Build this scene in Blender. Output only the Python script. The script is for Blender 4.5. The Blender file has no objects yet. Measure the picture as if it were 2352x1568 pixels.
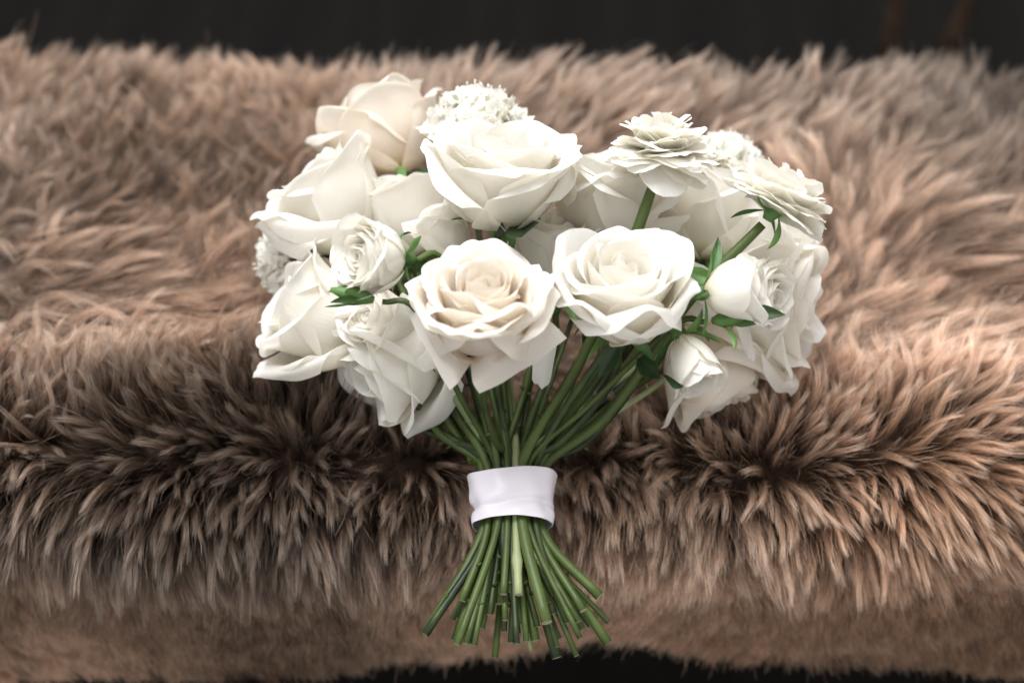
import bpy, math
import numpy as np
from mathutils import Matrix, Vector

# ---------------------------------------------------------------- camera
scene = bpy.context.scene
C = scene.collection
PITCH = math.radians(47.0)
CAM = np.array((0.0, -0.418, 0.616))
LENS = 50.0
cd = bpy.data.cameras.new('camera')
cam = bpy.data.objects.new('camera', cd)
C.objects.link(cam)
cam.location = CAM
cam.rotation_euler = (math.pi / 2 - PITCH, 0, 0)
cd.lens = LENS
cd.sensor_width = 36.0
cd.clip_start = 0.01
cd.clip_end = 50
cd.dof.use_dof = True
cd.dof.focus_distance = 0.70
cd.dof.aperture_fstop = 3.9
scene.camera = cam
RIGHT = np.array((1.0, 0, 0))
UP = np.array((0, math.sin(PITCH), math.cos(PITCH)))
TO = np.array((0, -math.cos(PITCH), math.sin(PITCH)))

# ---------------------------------------------------------------- world and lamps
w = bpy.data.worlds.new('World')
scene.world = w
w.use_nodes = True
bg = w.node_tree.nodes['Background']
bg.inputs[0].default_value = (1.0, 0.985, 0.965, 1)
bg.inputs[1].default_value = 0.78


def area_lamp(name, loc, target, size, size_y, power, color):
    ld = bpy.data.lights.new(name, 'AREA')
    ld.shape = 'RECTANGLE'
    ld.size = size
    ld.size_y = size_y
    ld.energy = power
    ld.color = color
    o = bpy.data.objects.new(name, ld)
    C.objects.link(o)
    o.location = loc
    d = Vector(target) - Vector(loc)
    o.rotation_euler = d.to_track_quat('-Z', 'Y').to_euler()
    return o


area_lamp('window_light', (-0.30, 0.40, 1.95), (0.0, 0.08, 0.05), 1.5, 1.0, 60.0, (0.98, 0.99, 1.0))

scene.view_settings.view_transform = 'Standard'
scene.view_settings.look = 'None'
scene.view_settings.exposure = 0.14
scene.view_settings.gamma = 1.0
scene.cycles.use_denoising = True
scene.cycles.max_bounces = 14
scene.cycles.diffuse_bounces = 11
scene.cycles.transmission_bounces = 10
scene.cycles_curves.shape = 'RIBBONS'
scene.cycles_curves.subdivisions = 2

rng = np.random.default_rng(11)


# ---------------------------------------------------------------- helpers
def nrm(v):
    v = np.asarray(v, float)
    return v / np.maximum(np.linalg.norm(v, axis=-1, keepdims=True), 1e-9)


def smooth(a, b, x):
    t = np.clip((x - a) / (b - a), 0, 1)
    return t * t * (3 - 2 * t)


def lerp(a, b, t):
    return a + (b - a) * t


def noise2(x, y, seed=0):
    """lattice value noise, 0..1"""
    x = np.asarray(x, float) + seed * 17.31
    y = np.asarray(y, float) + seed * 9.17
    xi, yi = np.floor(x).astype(np.int64), np.floor(y).astype(np.int64)
    fx, fy = x - xi, y - yi
    fx, fy = fx * fx * (3 - 2 * fx), fy * fy * (3 - 2 * fy)

    def h(a, b):
        n = (a * 374761393 + b * 668265263 + seed * 1442695041) & 0x7fffffff
        n = ((n ^ (n >> 13)) * 1274126177) & 0x7fffffff
        return ((n ^ (n >> 16)) & 0xffff) / 65535.0
    return lerp(lerp(h(xi, yi), h(xi + 1, yi), fx), lerp(h(xi, yi + 1), h(xi + 1, yi + 1), fx), fy)


def spot(px, py, z):
    """point at height z seen at (px, py) of the 2352 x 1568 photograph"""
    f = 2352 * LENS / 36.0
    d = RIGHT * ((px - 1176) / f) + UP * ((784 - py) / f) - TO
    return CAM + d * ((z - CAM[2]) / d[2])


def mesh_grid(name, P, mat, along=None, across=None, closed=False, cap=False):
    """P: (rows, cols, 3) grid of points -> mesh"""
    n, m = P.shape[:2]
    idx = np.arange(n * m).reshape(n, m)
    if closed:
        nxt = np.roll(idx, -1, axis=1)
        F = np.stack((idx[:-1], nxt[:-1], nxt[1:], idx[1:]), -1).reshape(-1, 4)
    else:
        F = np.stack((idx[:-1, :-1], idx[:-1, 1:], idx[1:, 1:], idx[1:, :-1]), -1).reshape(-1, 4)
    me = bpy.data.meshes.new(name)
    faces = F.tolist()
    if cap:
        faces.append(idx[0][::-1].tolist())
        faces.append(idx[-1].tolist())
    me.from_pydata(P.reshape(-1, 3).tolist(), [], faces)
    me.polygons.foreach_set('use_smooth', [True] * (len(faces) - (2 if cap else 0)) + [False] * (2 if cap else 0))
    if along is not None:
        a = me.attributes.new('along', 'FLOAT', 'POINT')
        a.data.foreach_set('value', np.asarray(along, np.float32).ravel())
    if across is not None:
        a = me.attributes.new('across', 'FLOAT', 'POINT')
        a.data.foreach_set('value', np.asarray(across, np.float32).ravel())
    me.materials.append(mat)
    me.update()
    return me


def link(name, data, parent=None, M=None):
    o = bpy.data.objects.new(name, data)
    C.objects.link(o)
    if parent is not None:
        o.parent = parent
    if M is not None:
        o.matrix_local = M
    return o


def tag(o, label=None, cat=None, group=None, kind=None):
    if label: o['label'] = label
    if cat: o['category'] = cat
    if group: o['group'] = group
    if kind: o['kind'] = kind
    return o


def frame(loc, axis, roll=0.0):
    """matrix whose Z is axis"""
    q = Vector(nrm(axis)).to_track_quat('Z', 'Y')
    return Matrix.Translation(Vector(loc)) @ q.to_matrix().to_4x4() @ Matrix.Rotation(roll, 4, 'Z')


def inv_pts(M, P):
    Mi = np.array(M.inverted())
    return P @ Mi[:3, :3].T + Mi[:3, 3]


def catmull(pts, n):
    pts = np.asarray(pts, float)
    pts = np.vstack((2 * pts[0] - pts[1], pts, 2 * pts[-1] - pts[-2]))
    out = []
    k = len(pts) - 3
    for i in range(k):
        p0, p1, p2, p3 = pts[i:i + 4]
        for t in np.linspace(0, 1, n, endpoint=(i == k - 1)):
            out.append(0.5 * (2 * p1 + (p2 - p0) * t + (2 * p0 - 5 * p1 + 4 * p2 - p3) * t * t
                              + (3 * p1 - p0 - 3 * p2 + p3) * t ** 3))
    return np.array(out)


def tube(path, rad, sides=8):
    path = np.asarray(path, float)
    n = len(path)
    rad = np.broadcast_to(rad, (n,))
    T = nrm(np.gradient(path, axis=0))
    ref = np.array((1.0, 0.13, 0.2))
    A = nrm(np.cross(T, ref))
    B = np.cross(T, A)
    a = np.linspace(0, 2 * math.pi, sides, endpoint=False)
    return path[:, None] + rad[:, None, None] * (A[:, None] * np.cos(a)[None, :, None] + B[:, None] * np.sin(a)[None, :, None])


# ---------------------------------------------------------------- materials
def nodes(name):
    m = bpy.data.materials.new(name)
    m.use_nodes = True
    nt = m.node_tree
    nt.nodes.clear()
    out = nt.nodes.new('ShaderNodeOutputMaterial')
    return m, nt, out


def N(nt, typ, **kw):
    n = nt.nodes.new(typ)
    for k, v in kw.items():
        setattr(n, k, v)
    return n


def ramp(nt, stops, src):
    r = N(nt, 'ShaderNodeValToRGB')
    el = r.color_ramp.elements
    while len(el) < len(stops):
        el.new(0.5)
    for e, (p, c) in zip(el, stops):
        e.position = p
        e.color = (*c, 1) if len(c) == 3 else c
    nt.links.new(src, r.inputs[0])
    return r.outputs[0]


def petal_material(name, tip, mid, base, transl=0.30, fleck=(0.55, 0.40, 0.27)):
    m, nt, out = nodes(name)
    L = nt.links.new
    al = N(nt, 'ShaderNodeAttribute', attribute_name='along')
    tc = N(nt, 'ShaderNodeTexCoord')
    oi = N(nt, 'ShaderNodeObjectInfo')
    col = ramp(nt, [(0.0, base), (0.32, mid), (0.8, tip)], al.outputs['Fac'])
    # slow mottling of the pigment
    nz = N(nt, 'ShaderNodeTexNoise')
    nz.inputs['Scale'].default_value = 60
    nz.inputs['Detail'].default_value = 4
    L(tc.outputs['Object'], nz.inputs['Vector'])
    mr = ramp(nt, [(0.3, (0.94, 0.93, 0.91)), (0.7, (1, 1, 1))], nz.outputs['Fac'])
    mx = N(nt, 'ShaderNodeMix', data_type='RGBA', blend_type='MULTIPLY')
    mx.inputs[0].default_value = 1.0
    L(col, mx.inputs[6]); L(mr, mx.inputs[7])
    # bruised flecks near the rim
    nf = N(nt, 'ShaderNodeTexNoise')
    nf.inputs['Scale'].default_value = 230
    nf.inputs['Detail'].default_value = 3
    L(tc.outputs['Object'], nf.inputs['Vector'])
    fr = ramp(nt, [(0.66, (0, 0, 0)), (0.74, (1, 1, 1))], nf.outputs['Fac'])
    rim = ramp(nt, [(0.90, (0, 0, 0)), (0.99, (1, 1, 1))], al.outputs['Fac'])
    mm = N(nt, 'ShaderNodeMath', operation='MULTIPLY')
    L(fr, mm.inputs[0]); L(rim, mm.inputs[1])
    m2 = N(nt, 'ShaderNodeMath', operation='MULTIPLY')
    L(mm.outputs[0], m2.inputs[0]); m2.inputs[1].default_value = 0.32
    mf = N(nt, 'ShaderNodeMix', data_type='RGBA')
    L(m2.outputs[0], mf.inputs[0]); L(mx.outputs[2], mf.inputs[6]); mf.inputs[7].default_value = (*fleck, 1)
    # vein relief: noise stretched along the petal
    ac = N(nt, 'ShaderNodeAttribute', attribute_name='across')
    cx = N(nt, 'ShaderNodeCombineXYZ')
    ms = N(nt, 'ShaderNodeMath', operation='MULTIPLY'); ms.inputs[1].default_value = 16
    L(ac.outputs['Fac'], ms.inputs[0])
    ml = N(nt, 'ShaderNodeMath', operation='MULTIPLY'); ml.inputs[1].default_value = 2.0
    L(al.outputs['Fac'], ml.inputs[0])
    L(ms.outputs[0], cx.inputs[0]); L(ml.outputs[0], cx.inputs[1]); L(oi.outputs['Random'], cx.inputs[2])
    nv = N(nt, 'ShaderNodeTexNoise'); nv.inputs['Scale'].default_value = 1.6; nv.inputs['Detail'].default_value = 3
    L(cx.outputs[0], nv.inputs['Vector'])
    bp = N(nt, 'ShaderNodeBump'); bp.inputs['Strength'].default_value = 0.35; bp.inputs['Distance'].default_value = 0.0007
    L(nv.outputs['Fac'], bp.inputs['Height'])
    pb = N(nt, 'ShaderNodeBsdfPrincipled')
    pb.inputs['Roughness'].default_value = 0.55
    pb.inputs['Specular IOR Level'].default_value = 0.25
    pb.inputs['Sheen Weight'].default_value = 0.08
    L(mf.outputs[2], pb.inputs['Base Color']); L(bp.outputs[0], pb.inputs['Normal'])
    tr = N(nt, 'ShaderNodeBsdfTranslucent')
    tm = N(nt, 'ShaderNodeMix', data_type='RGBA', blend_type='MULTIPLY'); tm.inputs[0].default_value = 1
    L(mf.outputs[2], tm.inputs[6]); tm.inputs[7].default_value = (1.0, 0.965, 0.89, 1)
    L(tm.outputs[2], tr.inputs['Color'])
    ms2 = N(nt, 'ShaderNodeMixShader'); ms2.inputs[0].default_value = transl
    L(pb.outputs[0], ms2.inputs[1]); L(tr.outputs[0], ms2.inputs[2])
    L(ms2.outputs[0], out.inputs[0])
    return m


def green_material(name, dark, light, scale=70, rough=0.45, transl=0.0, stretch=(1, 1, 1)):
    m, nt, out = nodes(name)
    L = nt.links.new
    tc = N(nt, 'ShaderNodeTexCoord')
    oi = N(nt, 'ShaderNodeObjectInfo')
    mp = N(nt, 'ShaderNodeMapping'); mp.inputs['Scale'].default_value = stretch
    L(tc.outputs['Object'], mp.inputs['Vector'])
    nz = N(nt, 'ShaderNodeTexNoise'); nz.inputs['Scale'].default_value = scale; nz.inputs['Detail'].default_value = 5
    L(mp.outputs[0], nz.inputs['Vector'])
    ad = N(nt, 'ShaderNodeMath', operation='MULTIPLY_ADD'); ad.inputs[1].default_value = 0.55; 
    L(oi.outputs['Random'], ad.inputs[0])
    sb = N(nt, 'ShaderNodeMath', operation='SUBTRACT'); L(nz.outputs['Fac'], sb.inputs[0]); sb.inputs[1].default_value = 0.28
    L(sb.outputs[0], ad.inputs[2])
    col = ramp(nt, [(0.1, dark), (0.75, light)], ad.outputs[0])
    n2 = N(nt, 'ShaderNodeTexNoise'); n2.inputs['Scale'].default_value = 500; n2.inputs['Detail'].default_value = 3
    L(tc.outputs['Object'], n2.inputs['Vector'])
    bp = N(nt, 'ShaderNodeBump'); bp.inputs['Strength'].default_value = 0.25; bp.inputs['Distance'].default_value = 0.0006
    L(n2.outputs['Fac'], bp.inputs['Height'])
    pb = N(nt, 'ShaderNodeBsdfPrincipled'); pb.inputs['Roughness'].default_value = rough
    pb.inputs['Specular IOR Level'].default_value = 0.4
    L(col, pb.inputs['Base Color']); L(bp.outputs[0], pb.inputs['Normal'])
    if transl:
        tr = N(nt, 'ShaderNodeBsdfTranslucent'); L(col, tr.inputs[0])
        mxs = N(nt, 'ShaderNodeMixShader'); mxs.inputs[0].default_value = transl
        L(pb.outputs[0], mxs.inputs[1]); L(tr.outputs[0], mxs.inputs[2]); L(mxs.outputs[0], out.inputs[0])
    else:
        L(pb.outputs[0], out.inputs[0])
    return m


M_ROSE = petal_material('rose_petal_white', (0.95, 0.947, 0.935), (0.945, 0.937, 0.895), (0.83, 0.79, 0.56), transl=0.46)
M_PEACH = petal_material('rose_petal_blush', (0.93, 0.895, 0.85), (0.92, 0.85, 0.77), (0.85, 0.72, 0.52), transl=0.44)
M_COOL = petal_material('thin_petal_white', (0.95, 0.95, 0.935), (0.94, 0.945, 0.91), (0.66, 0.74, 0.46), transl=0.46)
M_STEM = green_material('stem_green', (0.005, 0.011, 0.004), (0.068, 0.102, 0.022), 60, 0.45)
M_PALESTEM = green_material('stem_pale', (0.16, 0.20, 0.09), (0.30, 0.34, 0.17), 60, 0.5)
M_LEAF = green_material('leaf_green', (0.012, 0.030, 0.012), (0.045, 0.085, 0.032), 90, 0.4, 0.15)
M_SEPAL = green_material('sepal_green', (0.03, 0.085, 0.022), (0.13, 0.26, 0.07), 120, 0.45, 0.2)
M_CUT = green_material('cut_end', (0.30, 0.30, 0.16), (0.45, 0.44, 0.27), 200, 0.7)


def simple(name, color, rough=0.6, spec=0.3):
    m, nt, out = nodes(name)
    pb = N(nt, 'ShaderNodeBsdfPrincipled')
    pb.inputs['Base Color'].default_value = (*color, 1)
    pb.inputs['Roughness'].default_value = rough
    pb.inputs['Specular IOR Level'].default_value = spec
    nt.links.new(pb.outputs[0], out.inputs[0])
    return m


# ---------------------------------------------------------------- floor
def wood(name, a, b, rough):
    m, nt, out = nodes(name)
    L = nt.links.new
    tc = N(nt, 'ShaderNodeTexCoord')
    mp = N(nt, 'ShaderNodeMapping'); mp.inputs['Scale'].default_value = (14, 1.2, 14)
    L(tc.outputs['Object'], mp.inputs['Vector'])
    nz = N(nt, 'ShaderNodeTexNoise'); nz.inputs['Scale'].default_value = 2.5; nz.inputs['Detail'].default_value = 7
    L(mp.outputs[0], nz.inputs['Vector'])
    col = ramp(nt, [(0.3, a), (0.72, b)], nz.outputs['Fac'])
    pb = N(nt, 'ShaderNodeBsdfPrincipled'); pb.inputs['Roughness'].default_value = rough
    pb.inputs['Specular IOR Level'].default_value = 0.1
    L(col, pb.inputs['Base Color']); L(pb.outputs[0], out.inputs[0])
    return m


M_FLOOR = wood('dark_floorboards', (0.0030, 0.0027, 0.0026), (0.0065, 0.0056, 0.0050), 0.9)
M_WOOD = wood('brown_wood', (0.022, 0.013, 0.008), (0.05, 0.03, 0.018), 0.7)


def box_mesh(name, sx, sy, sz, mat, bev=0.003):
    import bmesh
    bm = bmesh.new()
    bmesh.ops.create_cube(bm, size=1.0)
    bmesh.ops.scale(bm, vec=(sx, sy, sz), verts=bm.verts)
    bmesh.ops.bevel(bm, geom=bm.edges[:], offset=bev, segments=1, affect='EDGES')
    me = bpy.data.meshes.new(name)
    bm.to_mesh(me); bm.free()
    me.materials.append(mat)
    return me


FLOOR_Z = -0.46
fl = link('floor', box_mesh('floor', 4.0, 5.0, 0.02, simple('under_floor', (0.012, 0.011, 0.011), 0.9)), None,
          Matrix.Translation((0, 1.2, FLOOR_Z - 0.03)))
tag(fl, kind='structure')
bme = box_mesh('floorboard', 0.1792, 5.0, 0.018, M_FLOOR, 0.0006)
for i in range(22):
    link('floorboard', bme, fl, Matrix.Translation((-1.89 + 0.18 * i, 0, 0.020)))

for (px, x2, lab) in ((2035, 0.0, 'blurred upright brown wooden post behind the throw, the inner of two'), (2178, 0.05, 'blurred slanting brown wooden post behind the throw, the outer of two')):
    x = (px - 1176) / 3267 * 1.47
    post = link('wooden_post', mesh_grid('wooden_post', tube(np.array([(x - 0.03 * (x2 > 0), 0.8, FLOOR_Z), (x, 0.8, -0.23), (x + x2, 0.82, 0.05)]), 0.009, 10), M_WOOD, closed=True, cap=True))
    tag(post, lab, 'post', 'wooden posts in the dark behind the throw')

# ---------------------------------------------------------------- the sheepskin
FRONT = 0.090      # y where the top rolls over
RAD = 0.060


def hide_y_back(x):
    return 0.350 - 0.020 * (x / 0.35) - 0.06 * smooth(0.32, 0.40, x) + 0.003 * np.sin(x * 21)


def hide_profile(x, w):
    """point on the skin: x across, w = arc length from the front rolling edge, + towards the back, - down the front"""
    yb = hide_y_back(x)
    top = yb - FRONT
    q = math.pi / 2 * RAD
    y = np.empty_like(w); z = np.empty_like(w)
    m = (w >= 0) & (w <= top)
    y[m] = FRONT + w[m]; z[m] = 0
    m = (w < 0) & (w >= -q)
    a = -w[m] / RAD
    y[m] = FRONT - RAD * np.sin(a); z[m] = -RAD * (1 - np.cos(a))
    m = w < -q
    d = -w[m] - q
    y[m] = FRONT - RAD - 0.02 * d; z[m] = -RAD - d
    m = (w > top) & (w <= top + q)
    a = (w[m] - top[m]) / RAD
    y[m] = yb[m] + RAD * np.sin(a); z[m] = -RAD * (1 - np.cos(a))
    m = w > top + q
    d = w[m] - top[m] - q
    y[m] = yb[m] + RAD; z[m] = -RAD - d
    P = np.stack((x, y, z), -1)
    return P


def hide_bump(x, w):
    y = w + FRONT
    return ((0.022 * (noise2(x * 7, w * 7, 3) - 0.5) + 0.012 * (noise2(x * 16, w * 16, 4) - 0.5)) * (1 - 0.7 * smooth(0.22, 0.30, y))
            - 0.012 * np.exp(-((x - 0.0) / 0.11) ** 2 - ((y - 0.17) / 0.09) ** 2)
            + 0.012 * np.exp(-((y - 0.085) / 0.03) ** 2) * (0.2 + noise2(x * 9, w * 3, 8)) * smooth(0.02, 0.08, np.abs(x)))


def hide_at(x, w):
    e = 1e-3
    P = hide_profile(x, w)
    tx = nrm(hide_profile(x + e, w) - hide_profile(x - e, w))
    tw = nrm(hide_profile(x, w + e) - hide_profile(x, w - e))
    n = nrm(np.cross(tx, tw))
    P = P + n * hide_bump(x, w)[:, None]
    return P, n, tx, tw


def hem(x):
    """how far the skin hangs down the front (arc length, negative)"""
    return (-0.164 + 0.010 * np.sin(x * 9 + 0.6) + 0.012 * (noise2(x * 14, x * 0, 21) - 0.5)
            + 0.016 * np.exp(-((x - 0.055) / 0.055) ** 2))


XL, XR = -0.50, 0.46
W1 = 0.44
gx = np.linspace(XL, XR, 150)
gt = np.linspace(0, 1, 150)
GX, GT = np.meshgrid(gx, gt, indexing='ij')
GW = hem(GX) + (W1 - hem(GX)) * GT
P, n_, _, _ = hide_at(GX.ravel(), GW.ravel())
M_HIDE = simple('sheepskin_leather', (0.045, 0.027, 0.019), 0.9, 0.1)
hide_me = mesh_grid('hide', P.reshape(150, 150, 3), M_HIDE)
throw = bpy.data.objects.new('sheepskin_throw', None)
C.objects.link(throw)
tag(throw, 'brown long haired sheepskin throw draped under the bouquet', 'sheepskin')
link('hide', hide_me, throw)


def fur(name, nclump, per, seed, K=9, lk=1.0, tlo=0.52, thi=0.95, crad=1.0, dark=0.0):
    r = np.random.default_rng(seed)
    x = r.uniform(XL, XR, nclump)
    h = hem(x)
    w = h + (W1 - 0.04 - h) * r.random(nclump)
    y = w + FRONT
    big = smooth(0.085, 0.135, y)
    keep = r.random(nclump) > 0.42 * big * (dark == 0)
    x, w, y, big = x[keep], w[keep], y[keep], big[keep]
    nclump = len(x)
    P, n, tx, tw = hide_at(x, w)
    # --- combing direction in the skin: ddx across, ddw towards the back
    ang = (noise2(x * 4.5, y * 4.5, 31) - 0.5) * 6.0 + (noise2(x * 11, y * 11, 32) - 0.5) * 2.4 + 0.4
    front = smooth(0.085, 0.045, y)
    back = smooth(0.20, 0.31, y)
    ddx = np.cos(ang); ddw = np.sin(ang)
    fr = np.exp(-((x - 0.235) / 0.085) ** 2 - ((y - 0.15) / 0.075) ** 2)
    fx, fw = x - 0.13, y - 0.05
    fl_ = np.hypot(fx, fw) + 1e-6
    ddx = lerp(ddx, fx / fl_, fr); ddw = lerp(ddw, fw / fl_, fr)
    lf = np.exp(-((x + 0.21) / 0.08) ** 2 - ((y - 0.14) / 0.05) ** 2)
    ddx = lerp(ddx, 0.85, lf); ddw = lerp(ddw, -0.35 + 6 * (x + 0.22), lf)
    ddx = lerp(ddx, 0.7 * (noise2(x * 9, y * 9, 40) - 0.5) * 2, front)
    ddw = lerp(ddw, -1.0, front)
    ddx = lerp(ddx, 1.3 * (noise2(x * 10, y * 10, 41) - 0.5), back * 0.85)
    ddw = lerp(ddw, 0.55, back * 0.85)
    ddx += 0.9 * (noise2(x * 30, y * 30, 42) - 0.5) + r.normal(0, 0.09, nclump)
    ddw += 0.9 * (noise2(x * 30, y * 30, 43) - 0.5) + r.normal(0, 0.09, nclump)
    flow = nrm(tx * ddx[:, None] + tw * ddw[:, None])
    # --- how flat it lies, how long it is
    lean = 0.70 + 0.5 * (noise2(x * 8, y * 8, 33) - 0.5) + r.normal(0, 0.05, nclump)
    lean = lerp(lean, 0.90, np.maximum(fr, lf) * 0.8)
    ridge = smooth(0.140, 0.105, y) * smooth(0.02, 0.05, y)
    lean = lerp(lean, 0.08 + 0.35 * noise2(x * 14, y * 14, 34), ridge * 0.92)
    lean = lerp(lean, 0.80, smooth(0.02, -0.02, y))
    lean = lerp(lean, 0.50, back)
    length = lk * 0.056 * r.uniform(0.6, 1.25, nclump) * (0.75 + 0.5 * noise2(x * 8, y * 8, 35))
    length = lerp(length, length * 0.80, ridge)
    length = lerp(length, length * 0.9, smooth(0.05, 0.02, y))
    length = lerp(length, length * 0.70, smooth(-0.02, -0.05, y))
    length = length * (1 + 0.25 * fr)
    lowg = smooth(0.0, -0.03, P[:, 2] + 0.012) * (y < 0.1)
    length = lerp(length, 0.024 * r.uniform(0.8, 1.2, nclump), lowg)
    lean = lerp(lean, 0.93, lowg)
    # pressed flat under the bouquet
    press = np.exp(-(x / 0.13) ** 4 - ((y - 0.20) / 0.11) ** 4)
    press = np.maximum(press, np.exp(-(x / 0.040) ** 4 - ((y - 0.05) / 0.07) ** 4))
    lean = lerp(lean, 0.88, press * 0.7)
    length = lerp(length, length * 0.80, press)
    # --- guide of each lock
    curl = (0.18 + 0.9 * smooth(0.45, 0.75, noise2(x * 6, y * 6, 36))) * smooth(0.06, 0.12, y) * (1 - 0.7 * fr) + 0.22
    ph = r.uniform(0, 6.283, nclump)
    fq = r.uniform(2.5, 5.5, nclump)
    side = np.cross(n, flow)
    G = np.empty((nclump, K, 3))
    p = P - n * 0.001
    G[:, 0] = p
    for k in range(1, K):
        t = k / (K - 1)
        le = np.clip(lean * (0.50 + 0.70 * t), 0, 0.98)
        d = n * (1 - le)[:, None] + flow * le[:, None]
        d = d + side * (curl * 0.60 * np.sin(ph + fq * t))[:, None] + n * (curl * 0.30 * np.cos(ph * 1.7 + fq * t))[:, None]
        d = d + np.array((0, 0, -1.0)) * (0.30 * t * (1 - 0.6 * back))[:, None]
        d = nrm(d)
        p = p + d * (length / (K - 1))[:, None]
        G[:, k] = p
    # --- strands of each lock
    tot = nclump * per
    ci = np.repeat(np.arange(nclump), per)
    rad = crad * (0.0066 - 0.0024 * ridge + 0.0040 * big * r.uniform(0.5, 1.3, nclump))[ci] * np.sqrt(r.random(tot)); th = r.uniform(0, 6.283, tot)
    off = tx[ci] * (rad * np.cos(th))[:, None] + tw[ci] * (rad * np.sin(th))[:, None]
    t = np.linspace(0, 1, K)
    tight = np.clip(lerp(tlo, thi, np.clip(0.75 * noise2(x * 14, y * 14, 44) + 0.35 * r.random(nclump), 0, 1))[ci] + r.normal(0, 0.04, tot), 0, 0.97)
    low = lowg[ci]
    tight = tight * (1 - 0.75 * low)
    stray = r.random(tot) < 0.06
    tight[stray] *= 0.2
    sc = 1.0 - 0.48 * r.random(tot) ** 1.6
    S = np.empty((tot, K, 3), np.float32)
    jit = r.normal(0, 1, (tot, 3)) * np.where(stray, 0.0045, 0.0008)[:, None]
    wob = r.normal(0, 0.0003, (tot, 3)); wph = r.uniform(0, 6.28, tot); wfq = r.uniform(4, 10, tot)
    for k in range(K):
        f = np.clip(t[k] * sc, 0, 1) * (K - 1)
        i0 = np.minimum(f.astype(int), K - 2)
        fr_ = (f - i0)[:, None]
        base = G[ci, i0] * (1 - fr_) + G[ci, i0 + 1] * fr_
        c = 1 - tight * smooth(0.0, 0.9, t[k])
        S[:, k] = base + off * c[:, None] + jit * t[k] ** 1.5 + wob * np.sin(wph + wfq * t[k])[:, None] * t[k]
    # --- colour of the wool: soot brown / russet / beige, by lock, with some light and shade painted in
    pat = noise2(x * 6, y * 6, 51)
    russ = smooth(0.48, 0.78, noise2(x * 8, y * 8, 52)) * 0.6 + 0.15
    russ = np.maximum(russ, 0.9 * np.exp(-((x + 0.20) / 0.11) ** 2 - ((y - 0.235) / 0.05) ** 2))
    russ = np.maximum(russ, 0.45 * smooth(0.05, 0.02, y))
    pale = -0.08 + 1.05 * pat + 0.80 * fr + 0.6 * lf + 0.25 * (noise2(x * 17, y * 17, 53) - 0.5) - 0.16 * back + 0.30 * lowg + r.normal(0, 0.12, nclump)  # fr adds a painted highlight to the pale wool, lowg paints the low front lit
    pale = pale - dark - 0.30 * np.exp(-((x + 0.24) / 0.09) ** 2 - ((y - 0.27) / 0.05) ** 2) + 0.22 * np.exp(-((x + 0.30) / 0.12) ** 2 - ((y - 0.09) / 0.06) ** 2) - 0.12 * np.exp(-((y - 0.065) / 0.03) ** 2)  # front-left band lightened: light on the tips put into the colour
    cu = bpy.data.hair_curves.new(name)
    cu.add_curves([K] * tot)
    cu.attributes['position'].data.foreach_set('vector', S.ravel())
    ra = cu.attributes.get('radius') or cu.attributes.new('radius', 'FLOAT', 'POINT')
    prof = np.interp(t, (0, 0.35, 0.7, 0.9, 1), (1, 1, 0.85, 0.5, 0.12))
    rr = (prof[None] * r.uniform(0.00006, 0.00012, tot)[:, None]).astype(np.float32)
    ra.data.foreach_set('value', rr.ravel())
    a = cu.attributes.new('russet', 'FLOAT', 'CURVE')
    a.data.foreach_set('value', np.clip(russ[ci] + r.normal(0, 0.08, tot), 0, 1).astype(np.float32))
    a = cu.attributes.new('pale', 'FLOAT', 'CURVE')
    a.data.foreach_set('value', np.clip(pale[ci] + r.normal(0, 0.17, tot), 0, 1).astype(np.float32))
    return cu


def wool_material():
    m, nt, out = nodes('sheepskin_wool')
    L = nt.links.new
    hi = N(nt, 'ShaderNodeHairInfo')
    ru = N(nt, 'ShaderNodeAttribute', attribute_name='russet')
    pa = N(nt, 'ShaderNodeAttribute', attribute_name='pale')
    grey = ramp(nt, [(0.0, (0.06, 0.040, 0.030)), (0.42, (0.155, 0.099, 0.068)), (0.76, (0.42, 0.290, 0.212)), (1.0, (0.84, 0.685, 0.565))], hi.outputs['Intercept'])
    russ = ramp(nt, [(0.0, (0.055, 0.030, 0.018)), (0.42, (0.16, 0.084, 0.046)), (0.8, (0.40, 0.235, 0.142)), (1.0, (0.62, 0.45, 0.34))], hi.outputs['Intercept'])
    mx = N(nt, 'ShaderNodeMix', data_type='RGBA')
    L(ru.outputs['Fac'], mx.inputs[0]); L(grey, mx.inputs[6]); L(russ, mx.inputs[7])
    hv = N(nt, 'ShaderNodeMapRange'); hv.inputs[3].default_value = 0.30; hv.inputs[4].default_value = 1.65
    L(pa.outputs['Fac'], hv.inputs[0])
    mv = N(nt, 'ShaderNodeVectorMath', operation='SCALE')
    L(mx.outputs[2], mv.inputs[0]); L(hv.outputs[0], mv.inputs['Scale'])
    pb = N(nt, 'ShaderNodeBsdfPrincipled'); pb.inputs['Roughness'].default_value = 0.40
    pb.inputs['Specular IOR Level'].default_value = 0.55
    L(mv.outputs[0], pb.inputs['Base Color'])
    tr = N(nt, 'ShaderNodeBsdfTranslucent'); L(mv.outputs[0], tr.inputs[0])
    ms = N(nt, 'ShaderNodeMixShader'); ms.inputs[0].default_value = 0.25
    L(pb.outputs[0], ms.inputs[1]); L(tr.outputs[0], ms.inputs[2])
    L(ms.outputs[0], out.inputs[0])
    return m


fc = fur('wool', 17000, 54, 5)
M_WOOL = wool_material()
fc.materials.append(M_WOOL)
uc = fur('underwool', 40000, 4, 6, lk=0.85, tlo=0.1, thi=0.6, dark=0.18)  # toned darker: shade of the hollows between locks put into its colour
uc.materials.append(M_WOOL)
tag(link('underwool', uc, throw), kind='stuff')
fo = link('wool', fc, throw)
tag(fo, kind='stuff')

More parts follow.
